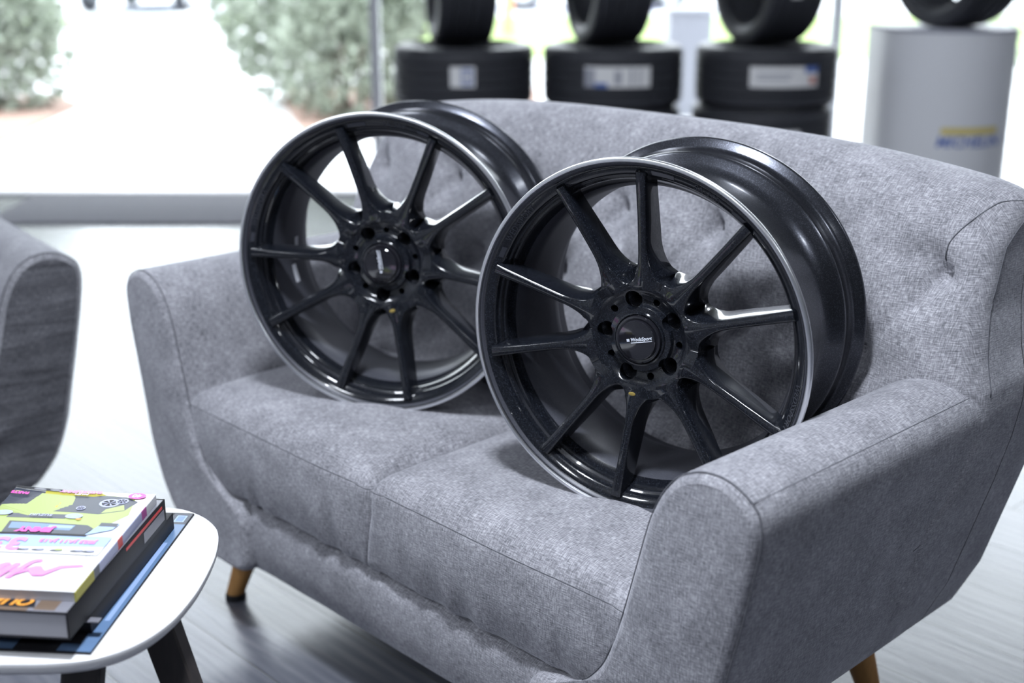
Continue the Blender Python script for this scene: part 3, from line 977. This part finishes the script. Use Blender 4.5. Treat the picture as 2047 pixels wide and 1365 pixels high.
    aa = phase-R(33.2)+R(264)
    bmesh.ops.translate(bm, vec=(.080*math.cos(aa), .0262, .080*math.sin(aa)), verts=bm.verts)
    bmobj('paint_dab', bm, M['yellow_dot'], root)
    return root

wheel_r = make_wheel((.157, 1.623, .688), R(-31.4), 0, R(-.3),
                     'black ten-spoke alloy wheel on the sofa, standing before the nearer armrest', R(33.2))
def dup(root, loc, quat, label):
    r = root.copy(); COL.objects.link(r); r.location = loc; r.rotation_quaternion = quat; r['label'] = label
    for ch in list(root.children):
        c = ch.copy(); COL.objects.link(c); c.parent = r
        for g in ch.children:
            d = g.copy(); COL.objects.link(d); d.parent = c
    return r
ql = (Matrix.Rotation(R(-16.2), 3, 'Z') @ Matrix.Rotation(R(-1.7), 3, 'X') @ Matrix.Rotation(R(-16.8), 3, 'Y')).to_quaternion()
wheel_l = dup(wheel_r, (-.218, 2.014, .695), ql, 'black ten-spoke alloy wheel standing on the sofa cushion partly behind the other wheel')
for ch in wheel_l.children:      # its cap is turned further round
    if ch.name.startswith('center_cap'): ch.rotation_euler = (0, R(-70), 0)
# paper stickers inside the farther wheel's barrel
for a0, a1, y0, y1 in ((176, 182, .118, .130), (189, 198, .100, .114)):
    V = []; F = []
    for i in range(7):
        a = R(a0+(a1-a0)*i/6)+R(16.8*-1)
        for y in (y0, y1):
            for rr in (.2006, .2000): V.append((rr*math.cos(a), y, rr*math.sin(a)))
    for i in range(6):
        b = i*4
        for p, q in ((0, 1), (1, 3), (3, 2), (2, 0)): F.append((b+p, b+q, b+q+4, b+p+4))
    F += [(0, 1, 3, 2), (24, 25, 27, 26)]
    obj('barrel_sticker', V, F, M['pale_sticker'], wheel_l, smooth=False)['label'] = 'white paper sticker inside the barrel'

# ------------------------------------------------------------------ side table with magazines
TZ = .45
right = [(-.474, 1.628), (-.425, 1.604), (-.395, 1.565), (-.383, 1.525), (-.377, 1.468), (-.379, 1.39), (-.390, 1.324), (-.408, 1.281), (-.432, 1.252), (-.465, 1.234), (-.515, 1.226)]
left = [(-1.25-x, y) for x, y in right][::-1]
left = [(x, y) for x, y in left]
outl = catmull([(x, y, 0) for x, y in right+left], 140)
table = tag(empty('side_table', (-.62, 1.425, 0)), 'small white rounded side table on dark splayed legs, carrying the magazines', 'table')
tc_ = Vector((-.62, 1.425, 0))
rings = []
for ins, z in ((.0, None),):
    pass
ol = [p-tc_ for p in outl]
for ins, z in ((.10, TZ-.022), (.03, TZ-.022), (.010, TZ-.020), (.003, TZ-.013), (.0, TZ-.006), (.0007, TZ-.0015), (.0025, TZ), (.08, TZ)):
    rings.append([Vector((p.x, p.y, z)) for p in ring_inset(ol, ins)])
V, F = loft(rings, True, True, True)
obj('tabletop', V, F, M['white'], table, sharp=40)
def board_leg(top, bot, wx, wt, ang):
    a = R(ang); ux = Vector((math.cos(a), math.sin(a), 0)); uy = Vector((-math.sin(a), math.cos(a), 0))
    rg = []
    for t in (0, .02, .5, .98, 1):
        c = Vector(top).lerp(Vector(bot), t)
        k = (1-.25*t); k2 = 1 if .01 < t < .99 else .93
        w, h = wx*k*k2/2, wt*k2/2
        rg.append([c+ux*sx*w+uy*sy*h for sx, sy in ((-1, -.8), (-.9, -1), (.9, -1), (1, -.8), (1, .8), (.9, 1), (-.9, 1), (-1, .8))])
    V, F = loft(rg, True, True, True)
    return obj('leg', [v-tc_ for v in V], F, M['darkwood'], table, sharp=30)
LEGS = [((-.432, 1.385, TZ-.021), (-.285, 1.29, 0)), ((-.490, 1.305, TZ-.021), (-.528, 1.215, 0)), ((-.80, 1.52, TZ-.021), (-.92, 1.60, 0))]
for (t, b), an in zip(LEGS, (-10, 0, 20)): board_leg(t, b, .047, .025, an)

def flat_item(name, label, cat, org, rz, sx, sy, t, mat, group=None):
    """origin at the right near corner, cover spans -x and +y"""
    root = tag(empty(name, org, rz), label, cat, group)
    return root
M['ink'] = plain('black_cover', (0.014, 0.014, 0.018), 0.55, 0, 0, .25)
M['ink2'] = plain('matte_black_cover', (0.022, 0.022, 0.027), 0.6, 0, 0, .25)
M['page'] = plain('page_edges', (0.42, 0.42, 0.46), 0.8)
M['page_w'] = plain('white_page_edges', (0.66, 0.66, 0.68), 0.8)
M['paper'] = plain('coated_white_paper', (0.78, 0.78, 0.79), 0.35)
M['blue_print'] = plain('blue_print', (0.13, 0.22, 0.38), 0.35)
M['paleblue'] = plain('pale_blue_print', (0.30, 0.42, 0.68), 0.4)
M['navy'] = plain('navy_print', (0.022, 0.028, 0.05), 0.35)
M['pink'] = plain('hot_pink_print', (0.75, 0.06, 0.40), 0.4)
M['pinkl'] = plain('light_pink_print', (0.80, 0.22, 0.62), 0.4)
M['lime'] = plain('pale_lime_print', (0.34, 0.42, 0.12), 0.4)
M['olive'] = plain('olive_yellow_spine', (0.42, 0.38, 0.03), 0.5)
M['orange'] = plain('orange_print', (0.85, 0.36, 0.05), 0.45)
M['yellow'] = plain('amber_print', (0.75, 0.36, 0.02), 0.45)
M['red'] = plain('red_print', (0.62, 0.05, 0.05), 0.45)
M['brown'] = plain('brown_cover', (0.15, 0.105, 0.075), 0.4)
M['tan'] = plain('grey_cover_edge', (0.20, 0.20, 0.23), 0.4)
M['magenta'] = plain('magenta_print', (0.40, 0.06, 0.28), 0.45)
M['lilac'] = plain('grey_lilac_print', (0.36, 0.38, 0.55), 0.4)

class Print:
    """thin printed patches on a cover (local coordinates, millimetres from the near right corner)"""
    def __init__(s, z): s.V = []; s.F = []; s.mi = []; s.m = []; s.z = z; s.n = 0
    def poly(s, pts, mat):
        if mat not in s.m: s.m.append(mat)
        z = s.z+s.n*2.5e-5; s.n += 1
        i = len(s.V)
        s.V += [(x/1000, y/1000, z) for x, y in pts]
        s.F.append(tuple(range(i, i+len(pts)))); s.mi.append(s.m.index(mat))
    def rect(s, x0, y0, x1, y1, mat): s.poly([(x0, y0), (x1, y0), (x1, y1), (x0, y1)], mat)
    def disc(s, x, y, rx, ry, mat, n=28): s.poly([(x+rx*math.cos(2*math.pi*k/n), y+ry*math.sin(2*math.pi*k/n)) for k in range(n)], mat)
    def build(s, name, parent, zf=None):
        me = bpy.data.meshes.new(name); me.from_pydata(s.V, [], s.F); me.update()
        for m in s.m: me.materials.append(M[m])
        for p, i in zip(me.polygons, s.mi): p.material_index = i
        if zf:
            bm = bmesh.new(); bm.from_mesh(me)
            bmesh.ops.triangulate(bm, faces=bm.faces)
            for _ in range(6):
                es = [e for e in bm.edges if e.calc_length() > .007]
                if es: bmesh.ops.subdivide_edges(bm, edges=es, cuts=1)
            bmesh.ops.triangulate(bm, faces=bm.faces)
            for v in bm.verts: v.co.z += zf(v.co.x, v.co.y)
            bm.to_mesh(me); bm.free()
        return link(bpy.data.objects.new(name, me), parent)

def book(name, label, cat, corner, z0, rz, sx, sy, t, cover, page, overhang=.002, spine=None, group=None):
    root = tag(empty(name, (corner[0], corner[1], z0), rz), label, cat, group)
    c = .0022 if t > .012 else .0008
    box('page_block', (-sx/2-overhang/2, sy/2, t/2), (sx-overhang*2, sy-overhang*2, t-2*c), page, root)
    box('back_cover', (-sx/2, sy/2, c/2), (sx, sy, c), cover, root, bevel=c*.3)
    box('front_cover', (-sx/2, sy/2, t-c/2), (sx, sy, c), cover, root, bevel=c*.3)
    box('spine', (-.0008, sy/2, t/2), (.0016, sy, t), spine or cover, root, bevel=.0005)
    return root

Z = TZ+.0003
# flat brochure lying on the table
bro = tag(empty('brochure', (-.462, 1.243, Z), R(-4.6)), 'large flat blue-edged brochure lying directly on the white tabletop under the stack', 'brochure')
box('sheet', (-.13, .18, .001), (.26, .36, .002), M['ink2'], bro)
p = Print(.00215)
p.rect(-19, 2, -1, 330, 'blue_print'); p.rect(-12, 70, -6, 270, 'paleblue'); p.rect(-40, 2, -19, 18, 'blue_print'); p.rect(-26, 325, -1, 358, 'navy'); p.rect(-20, 332, -6, 352, 'paleblue'); p.rect(-18, 334, -8, 350, 'blue_print'); p.rect(-250, 2, -90, 40, 'blue_print')
p.rect(-19, 292, -15, 322, 'yellow')
p.build('cover_print', bro)
Z += .0026
# thin black book whose corner sticks out
b1 = book('black_book', 'black softcover book lying on the flat brochure, below the thick hardcover', 'book', (-.4735, 1.284, 0), Z, R(-5.3), .19, .272, .0225, M['ink'], M['ink2'])
box('page_marker', (-.004, -.004, .0195), (.034, .010, .0012), M['tan'], b1)
Z += .0228
b2 = book('hardcover_book', 'thick dark hardcover with grey page edges and orange cover lettering, under the magazine', 'book', (-.478, 1.230, 0), Z, R(-5.6), .205, .297, .033, M['ink'], M['page'])
p = Print(.0332)
p.rect(-204, 1, -46, 80, 'brown'); p.rect(-46, 1, -1, 296, 'tan'); p.poly([(-120, 8), (-40, 8), (-46, 26), (-120, 26)], 'ink'); p.rect(-40, 4, -16, 60, 'brown')
p.rect(-30, 292, -1, 296, 'ink')
p.build('cover_print', b2)
box('spine_print', (.0001, .225, .026), (.0006, .12, .0035), M['red'], b2)
box('spine_print', (.0001, .255, .014), (.0006, .07, .014), M['tan'], b2)
text_obj('cover_lettering', 'QUATTRO', .022, M['orange'], b2, Matrix.Translation((-.098, .020, .0336)) @ Matrix.Rotation(R(180), 4, 'Z'), extrude=.0001, shear=.2, bold=.0008)
Z += .0334
MAGZ = Z
T = .0125
mag = tag(empty('magazine', (-.4757, 1.2535, Z), R(-4.46)), 'white car magazine with pink lettering and a lime jeep, topmost of the stack', 'magazine')
def zc(x, y):   # far left corner curls up a little, middle swells
    u = max(0, (-x-.09)/.09); v = max(0, (y-.20)/.07)
    return .007*u*u*v + .0006*math.sin(math.pi*min(1, max(0, -x/.182)))
def sheet(name, x0, x1, y0, y1, z0, z1, mat, parent, nx=24, ny=24):
    V = []; F = []
    for k in (0, 1):
        for i in range(nx+1):
            for j in range(ny+1):
                x = x0+(x1-x0)*i/nx; y = y0+(y1-y0)*j/ny
                V.append((x, y, (z1+zc(x, y)) if k else z0))
    n = (nx+1)*(ny+1)
    g = lambda k, i, j: k*n+i*(ny+1)+j
    for k in (0, 1):
        for i in range(nx):
            for j in range(ny): F.append((g(k, i, j), g(k, i+1, j), g(k, i+1, j+1), g(k, i, j+1)))
    for i in range(nx):
        for j in (0, ny): F.append((g(0, i, j), g(0, i+1, j), g(1, i+1, j), g(1, i, j)))
    for j in range(ny):
        for i in (0, nx): F.append((g(0, i, j), g(0, i, j+1), g(1, i, j+1), g(1, i, j)))
    return obj(name, V, F, mat, parent, sharp=30)
sheet('page_block', -.180, -.0012, .0012, .256, 0.0002, T-.0006, M['page'], mag)
V0 = sheet('front_cover', -.182, -.0004, 0, .2575, T-.0005, T, M['paper'], mag)
for y0, y1, m in ((0, .052, 'olive'), (.052, .068, 'navy'), (.068, .125, 'lilac'), (.125, .14, 'red'), (.14, .205, 'lilac'), (.205, .222, 'magenta'), (.222, .2575, 'page_w')):
    box('spine_band', (-.0004, (y0+y1)/2, T/2-.0002), (.0014, y1-y0, T-.0008), M[m], mag)
p = Print(T+.0003)
p.poly([(-182, 133), (-44, 133), (-12, 194), (-20, 240), (-48, 247), (-182, 247)], 'lime')
p.poly([(-182, 199), (-89, 196), (-50, 193), (-22, 205), (-14, 232), (-33, 245), (-145, 251), (-182, 252)], 'navy')
p.poly([(-48, 196), (-22, 207), (-28, 222), (-46, 208)], 'lime')
p.poly([(-140, 245), (-75, 243), (-60, 248), (-70, 254), (-142, 254)], 'olive')
p.rect(-160, 177, -86, 189, 'navy')
p.rect(-139, 208, -109, 222, 'yellow'); p.rect(-134, 212, -114, 218, 'orange')
for x, y, r in ((-48, 226, 13), (-34, 232, 8), (-78, 208, 6)):
    p.disc(x, y, r, r*.95, 'lilac'); p.disc(x, y, r*.75, r*.7, 'ink')
    for k in range(6):
        a = k*math.pi/3; p.poly([(x+r*.7*math.cos(a-.16), y+r*.66*math.sin(a-.16)), (x+r*.7*math.cos(a+.16), y+r*.66*math.sin(a+.16)), (x, y)], 'lilac')
for x, y in ((-77, 184), (-168, 189)):
    p.disc(x, y, 11, 7, 'lilac'); p.disc(x, y, 8, 5, 'paleblue'); p.disc(x, y, 4.5, 3, 'lilac')
p.disc(-68, 176, 3.5, 2.2, 'orange')
p.poly([(-146, 133), (-46, 130), (-40, 152), (-50, 160), (-150, 166)], 'navy')
p.poly([(-143, 146), (-66, 144), (-64, 158), (-146, 163)], 'blue_print'); p.rect(-96, 150, -66, 157, 'paleblue')
p.poly([(-44, 133), (-16, 150), (-12, 168), (-34, 165)], 'paleblue'); p.rect(-36, 158, -14, 168, 'navy')
p.rect(-182, 88, -8, 131, 'paleblue'); p.poly([(-182, 84), (-8, 84), (-8, 104), (-100, 98), (-182, 104)], 'paper')
for x in (-142, -100, -82, -60, -36, -22):
    p.disc(x, 91, 8, 3, 'navy'); p.disc(x+2, 94, 5, 2.4, 'lime' if x == -60 else 'lilac')
p.rect(-150, 129, -40, 134, 'ink')
p.poly([(-182, 252), (-118, 252), (-122, 257), (-182, 257)], 'ink'); p.disc(-150, 254, 8, 2.4, 'tan'); p.disc(-130, 254, 7, 2.4, 'tan')
p.disc(-20, 247, 11.5, 8.5, 'pink')
p.poly([(-116, 34), (-96, 52), (-90, 52), (-80, 40), (-66, 52), (-60, 52), (-52, 42), (-40, 55), (-16, 60), (-12, 56), (-36, 50), (-50, 30), (-62, 30), (-70, 40), (-84, 28), (-92, 40), (-104, 28)], 'pinkl')
p.build('cover_print', mag, zc)
def cover_text(txt, x, y, size, mat, bold=.0003, shear=0.0, sp=1.0):
    me = text_mesh(txt, size, extrude=.00005, bold=bold, shear=shear, spacing=sp)
    me.transform(Matrix.Translation((x/1000, y/1000, T+.0021)) @ Matrix.Rotation(R(180), 4, 'Z'))
    for v in me.vertices: v.co.z += zc(v.co.x, v.co.y)
    me.materials.clear(); me.materials.append(M[mat]); me.name = 'cover_lettering'
    link(bpy.data.objects.new('cover_lettering', me), mag)
cover_text('JIMNY', -135, 42, .048, 'pinkl', .0012, .3)
cover_text('SUZUKI', -118, 183, .0075, 'lilac', .0002, 0, 1.15)
cover_text('33', -125, 106, .042, 'pinkl', .0016)
cover_text('JB23 JA11 JA12', -56, 115, .011, 'pinkl', .0005)
cover_text('JIMNY', -108, 143, .016, 'pink', .0012)
cover_text('SUZUKI JIMNY', -95, 252.5, .0085, 'pinkl', .0006)
cover_text('JB64 JB74', -92, 245.5, .0045, 'paper', .0002)
cover_text('40', -20, 247, .012, 'paper', .0005)
cover_text('PARTS', -170, 240, .008, 'pink', .0005)
cover_text('12', -17, 78, .007, 'lilac', .0001)

# ------------------------------------------------------------------ tyres and plinth by the shopfront
def tyre_meshes(Rr=.305, W=.245, rim=.225):
    h = W/2
    tread = []
    grooves = (-.062, -.021, .021, .062)
    y = -h+.010; tread.append((Rr-.014, -h+.004)); tread.append((Rr-.004, -h+.014))
    for g in grooves:
        tread += [(Rr, g-.006), (Rr-.008, g-.004), (Rr-.008, g+.004), (Rr, g+.006)]
    tread += [(Rr-.004, h-.014), (Rr-.014, h-.004)]
    inner = [(Rr-.022, h-.010), (Rr-.022, -h+.010)]
    V, F = lathe_y(tread+inner, 120)
    me1 = bpy.data.meshes.new('tread'); me1.from_pydata(V, [], F); me1.update()
    side = [(Rr-.0135, -h+.003), (Rr-.035, -h-.004), (Rr-.055, -h-.005), (rim+.012, -h+.008), (rim, -h+.018), (rim+.004, -h+.030), (rim+.03, -h+.024), (Rr-.03, -h+.035), (Rr-.024, 0)]
    side2 = [(r, -y) for r, y in reversed(side[:-1])]
    V, F = lathe_y(side+side2, 120)
    me2 = bpy.data.meshes.new('sidewall'); me2.from_pydata(V, [], F); me2.update()
    for me, m in ((me1, M['rubber']), (me2, M['rubber_side'])):
        bm = bmesh.new(); bm.from_mesh(me); bmesh.ops.recalc_face_normals(bm, faces=bm.faces); bm.to_mesh(me); bm.free()
        finish(me, m, True, 35)
    return me1, me2
TM = tyre_meshes()
def tread_label(parent, ang0, w, h, y, patches, Rr=.305):
    """label wrapped on the tread around angle ang0 (wheel plane), y along the axle"""
    n = 16
    def patch(name, a0, a1, y0, y1, off, m, par):
        V = []; F = []
        for i in range(n+1):
            a = a0+(a1-a0)*i/n
            for yy in (y0, y1):
                for rr in (Rr+off, Rr+off+.0008): V.append((rr*math.cos(a), yy, rr*math.sin(a)))
        for i in range(n):
            b = i*4
            for p_, q_ in ((0, 1), (1, 3), (3, 2), (2, 0)): F.append((b+p_, b+q_, b+q_+4, b+p_+4))
        F.extend([(0, 1, 3, 2), (n*4, n*4+1, n*4+3, n*4+2)])
        return obj(name, V, F, m, par, smooth=False)
    ha = w/2/Rr
    lab = patch('tread_label', ang0-ha, ang0+ha, y-h/2, y+h/2, .0002, M['label_white'], parent)
    for (u0, u1, v0, v1, m) in patches:
        patch('label_print', ang0-ha+2*ha*u0, ang0-ha+2*ha*u1, y-h/2+h*v0, y-h/2+h*v1, .0012, M[m], lab)
    return lab
def tyre(loc, rot, label, group=None, name='car_tyre'):
    root = tag(empty(name, loc), label, 'tyre', group)
    root.rotation_euler = rot
    link(bpy.data.objects.new('tread', TM[0]), root)
    link(bpy.data.objects.new('sidewall', TM[1]), root)
    return root
stx = [(-.205, 5.72), (.440, 5.72), (1.100, 5.72)]
names = ['between the mullion and the middle stack', 'in the middle stack', 'in the stack beside the white plinth']
lv = ['bottom', 'second', 'third', 'top flat']
FL = (R(90), 0, 0)      # axle vertical
H_T = .245
face_cam = R(-90)
for si, (x, y) in enumerate(stx):
    for k in range(3):
        jx, jy = [(0, 0), (.008, -.004), (-.006, .005)][(k+si) % 3]
        r = tyre((x+jx, y+jy, H_T/2+.002+k*(H_T+.012)-.0), FL,
                 '%s flat black tyre %s' % (['lowest', 'middle', 'uppermost'][k], names[si]), 'flat stacked tyres by the shopfront')
        # axle is local Y; with rot 90 deg about X local +Y -> +Z and local Z -> -Y (towards the camera)
        if k == 2:
            spec = [(.02, .105, .085, [(.45, .9, .1, .9, 'label_blue'), (.5, .85, .2, .8, 'label_white')]),
                    (.0, .285, .085, [(.0, .16, .0, .9, 'label_grey'), (.02, .35, .0, .22, 'label_blue'), (.45, .55, .15, .8, 'label_grey'), (.68, .72, .1, .9, 'label_grey'), (.80, .83, .1, .9, 'label_grey')]),
                    (.09, .300, .085, [(.78, 1.0, .7, 1, 'label_blue'), (.86, .97, .15, .5, 'label_red'), (.1, .55, .35, .45, 'label_grey'), (.1, .6, .6, .7, 'label_grey')])][si]
            ang = R(90)+[-.02, -.04, -.02][si]
            tread_label(r, R(90)-spec[0], spec[1], spec[2], .012, [(1-u1, 1-u0, v0, v1, m) for u0, u1, v0, v1, m in spec[3]])
        elif k == 1 and si == 2:
            tread_label(r, R(90)-.05, .20, .05, .02, [(.1, .5, .2, .8, 'label_grey')])
top = 3*(H_T+.012)-.010
for si, (x, y) in enumerate(stx):
    a = [R(-80), R(-77), R(-72)][si]
    t = tyre((x+[-.02, -.03, .0][si], y+.02, top+.305), (0, 0, a), 'upright black tyre standing on top of the stack %s' %
             ['next to the mullion', 'in the middle', 'beside the white plinth'][si], 'upright display tyres')
    if si == 2:
        tread_label(t, R(-8), .12, .05, -.02, [(.1, .5, .2, .8, 'label_grey')])
        V = []; F = []
        for i in range(7):
            q = R(-104+22*i/6)
            for yy in (.045, .085):
                for rr in (.2815, .2805): V.append((rr*math.cos(q), yy, rr*math.sin(q)))
        for i in range(6):
            b = i*4
            for p_, q_ in ((0, 1), (1, 3), (3, 2), (2, 0)): F.append((b+p_, b+q_, b+q_+4, b+p_+4))
        obj('inner_label', V, F, M['label_white'], t, smooth=False)

# white plinth with a curved front
PX, PY, PZ = 1.862, 5.62, .842
pl = tag(empty('display_plinth', (PX, PY, 0)), 'white curved-front display plinth with a printed logo, carrying a tyre', 'plinth')
def plinth_outline(w, d, n=40):
    pts = []
    for i in range(n+1):
        t = -1+2*i/n
        pts.append(Vector((w*t, -.30*(1-t*t)**.6*.75-.02, 0)))
    pts += [Vector((w, .22, 0)), Vector((-w, .22, 0))]
    return pts
po = plinth_outline(.285, .3)
V, F = loft([[Vector((p.x, p.y, z)) for p in po] for z in (.03, PZ-.012)], True, True, True)
obj('curved_panel', V, F, plain('plinth_white', (0.78, 0.79, 0.82), 0.4), pl, sharp=40)
V, F = loft([[Vector((p.x*1.012, p.y*1.012, z)) for p in po] for z in (PZ-.012, PZ)], True, True, True)
obj('top_board', V, F, plain('plinth_top_grey', (0.40, 0.41, 0.47), 0.5), pl, sharp=40)
V, F = loft([[Vector((p.x*.95, p.y*.95, z)) for p in po] for z in (0.0, .031)], True, True, True)
obj('base_board', V, F, M['ink2'], pl, sharp=40)
def wrap_front(me, x0, z0):
    for v in me.vertices:
        x, z, e = v.co.x+x0, v.co.y+z0, v.co.z
        t = max(-.98, min(.98, x/.285))
        v.co = Vector((x, -.30*(1-t*t)**.6*.75-.02-.0015-e, z))
me = text_mesh('MICHELIN', .062, extrude=.0005, bold=.0012, shear=.18, spacing=1.02)
wrap_front(me, .052, .385); me.materials.clear(); me.materials.append(plain('logo_blue', (0.10, 0.17, 0.48), 0.5)); me.name = 'logo_lettering'
link(bpy.data.objects.new('logo_lettering', me), pl)
V = []; F = []
for i in range(25):
    x = -.125+.25*i/24
    for zz in (0, .030): V.append(Vector((x, zz+.032, 0)))
for i in range(24): F.append((2*i, 2*i+1, 2*i+3, 2*i+2))
me = bpy.data.meshes.new('logo_bar'); me.from_pydata(V, [], F); me.update()
wrap_front(me, .052, .385); me.materials.append(plain('logo_yellow', (0.72, 0.60, 0.20), 0.5))
link(bpy.data.objects.new('logo_bar', me), pl)
tyre((PX+.005, PY-.01, PZ+.305), (0, 0, R(-66)), 'upright black tyre standing on the white plinth', 'upright display tyres')

# ------------------------------------------------------------------ ceiling lamps
M['lamp'] = plain('lamp_diffuser', (0.9, 0.93, 1.0), 0.5, emit=1.0)
lampspec = [(-.25, .92, .34, 265.0), (-2.5, .4, .6, 34.0), (-.9, 3.4, .4, 30.0), (1.5, 3.8, .4, 40.0), (-2.9, 3.0, .4, 30.0), (-1.9, -1.6, .6, 44.0), (1.4, -2.2, .3, 30.0), (3.2, .9, .4, 60.0)]  # panels beside and behind the camera are added fill for the sofa
def lamp_mat(LAMP_E):
    m, nt, b, out = new_mat('lit_diffuser')
    e = N(nt, 'ShaderNodeEmission'); e.inputs[0].default_value = (0.86, 0.915, 1.0, 1); e.inputs[1].default_value = LAMP_E
    nt.links.new(e.outputs[0], out.inputs[0])
    return m
for i, (x, y, s, le) in enumerate(lampspec):
    lm = lamp_mat(le)
    r = tag(empty('ceiling_light', (x, y, ZC)), 'square recessed ceiling light panel above the showroom, one of a set partly added as fill' if i else 'small bright square ceiling light above the sofa', 'ceiling light', 'ceiling light panels' if i else None)
    bm = bmesh.new()
    for sx, sy, wx, wy in ((0, s/2, s+.04, .02), (0, -s/2, s+.04, .02), (s/2, 0, .02, s), (-s/2, 0, .02, s)):
        bm_box(bm, (sx, sy, -.012), (wx, wy, .024))
    bmobj('frame', bm, M['white_paint'], r, smooth=False)
    V = [(-s/2, -s/2, -.010), (s/2, -s/2, -.010), (s/2, s/2, -.010), (-s/2, s/2, -.010)]
    obj('diffuser', V, [(3, 2, 1, 0)], lm, r, smooth=False, recalc=False)

# ------------------------------------------------------------------ daylight
w = bpy.data.worlds.new('daylight'); sc.world = w; w.use_nodes = True
bg = w.node_tree.nodes['Background']
bg.inputs[0].default_value = (0.88, 0.93, 1.0, 1); bg.inputs[1].default_value = 6.0

sc.view_settings.view_transform = 'Standard'
sc.view_settings.look = 'None'
sc.view_settings.gamma = 1.0
sc.view_settings.exposure = 0.25
sc.cycles.use_denoising = True
sc.cycles.max_bounces = 8
sc.cycles.sample_clamp_indirect = 6.0
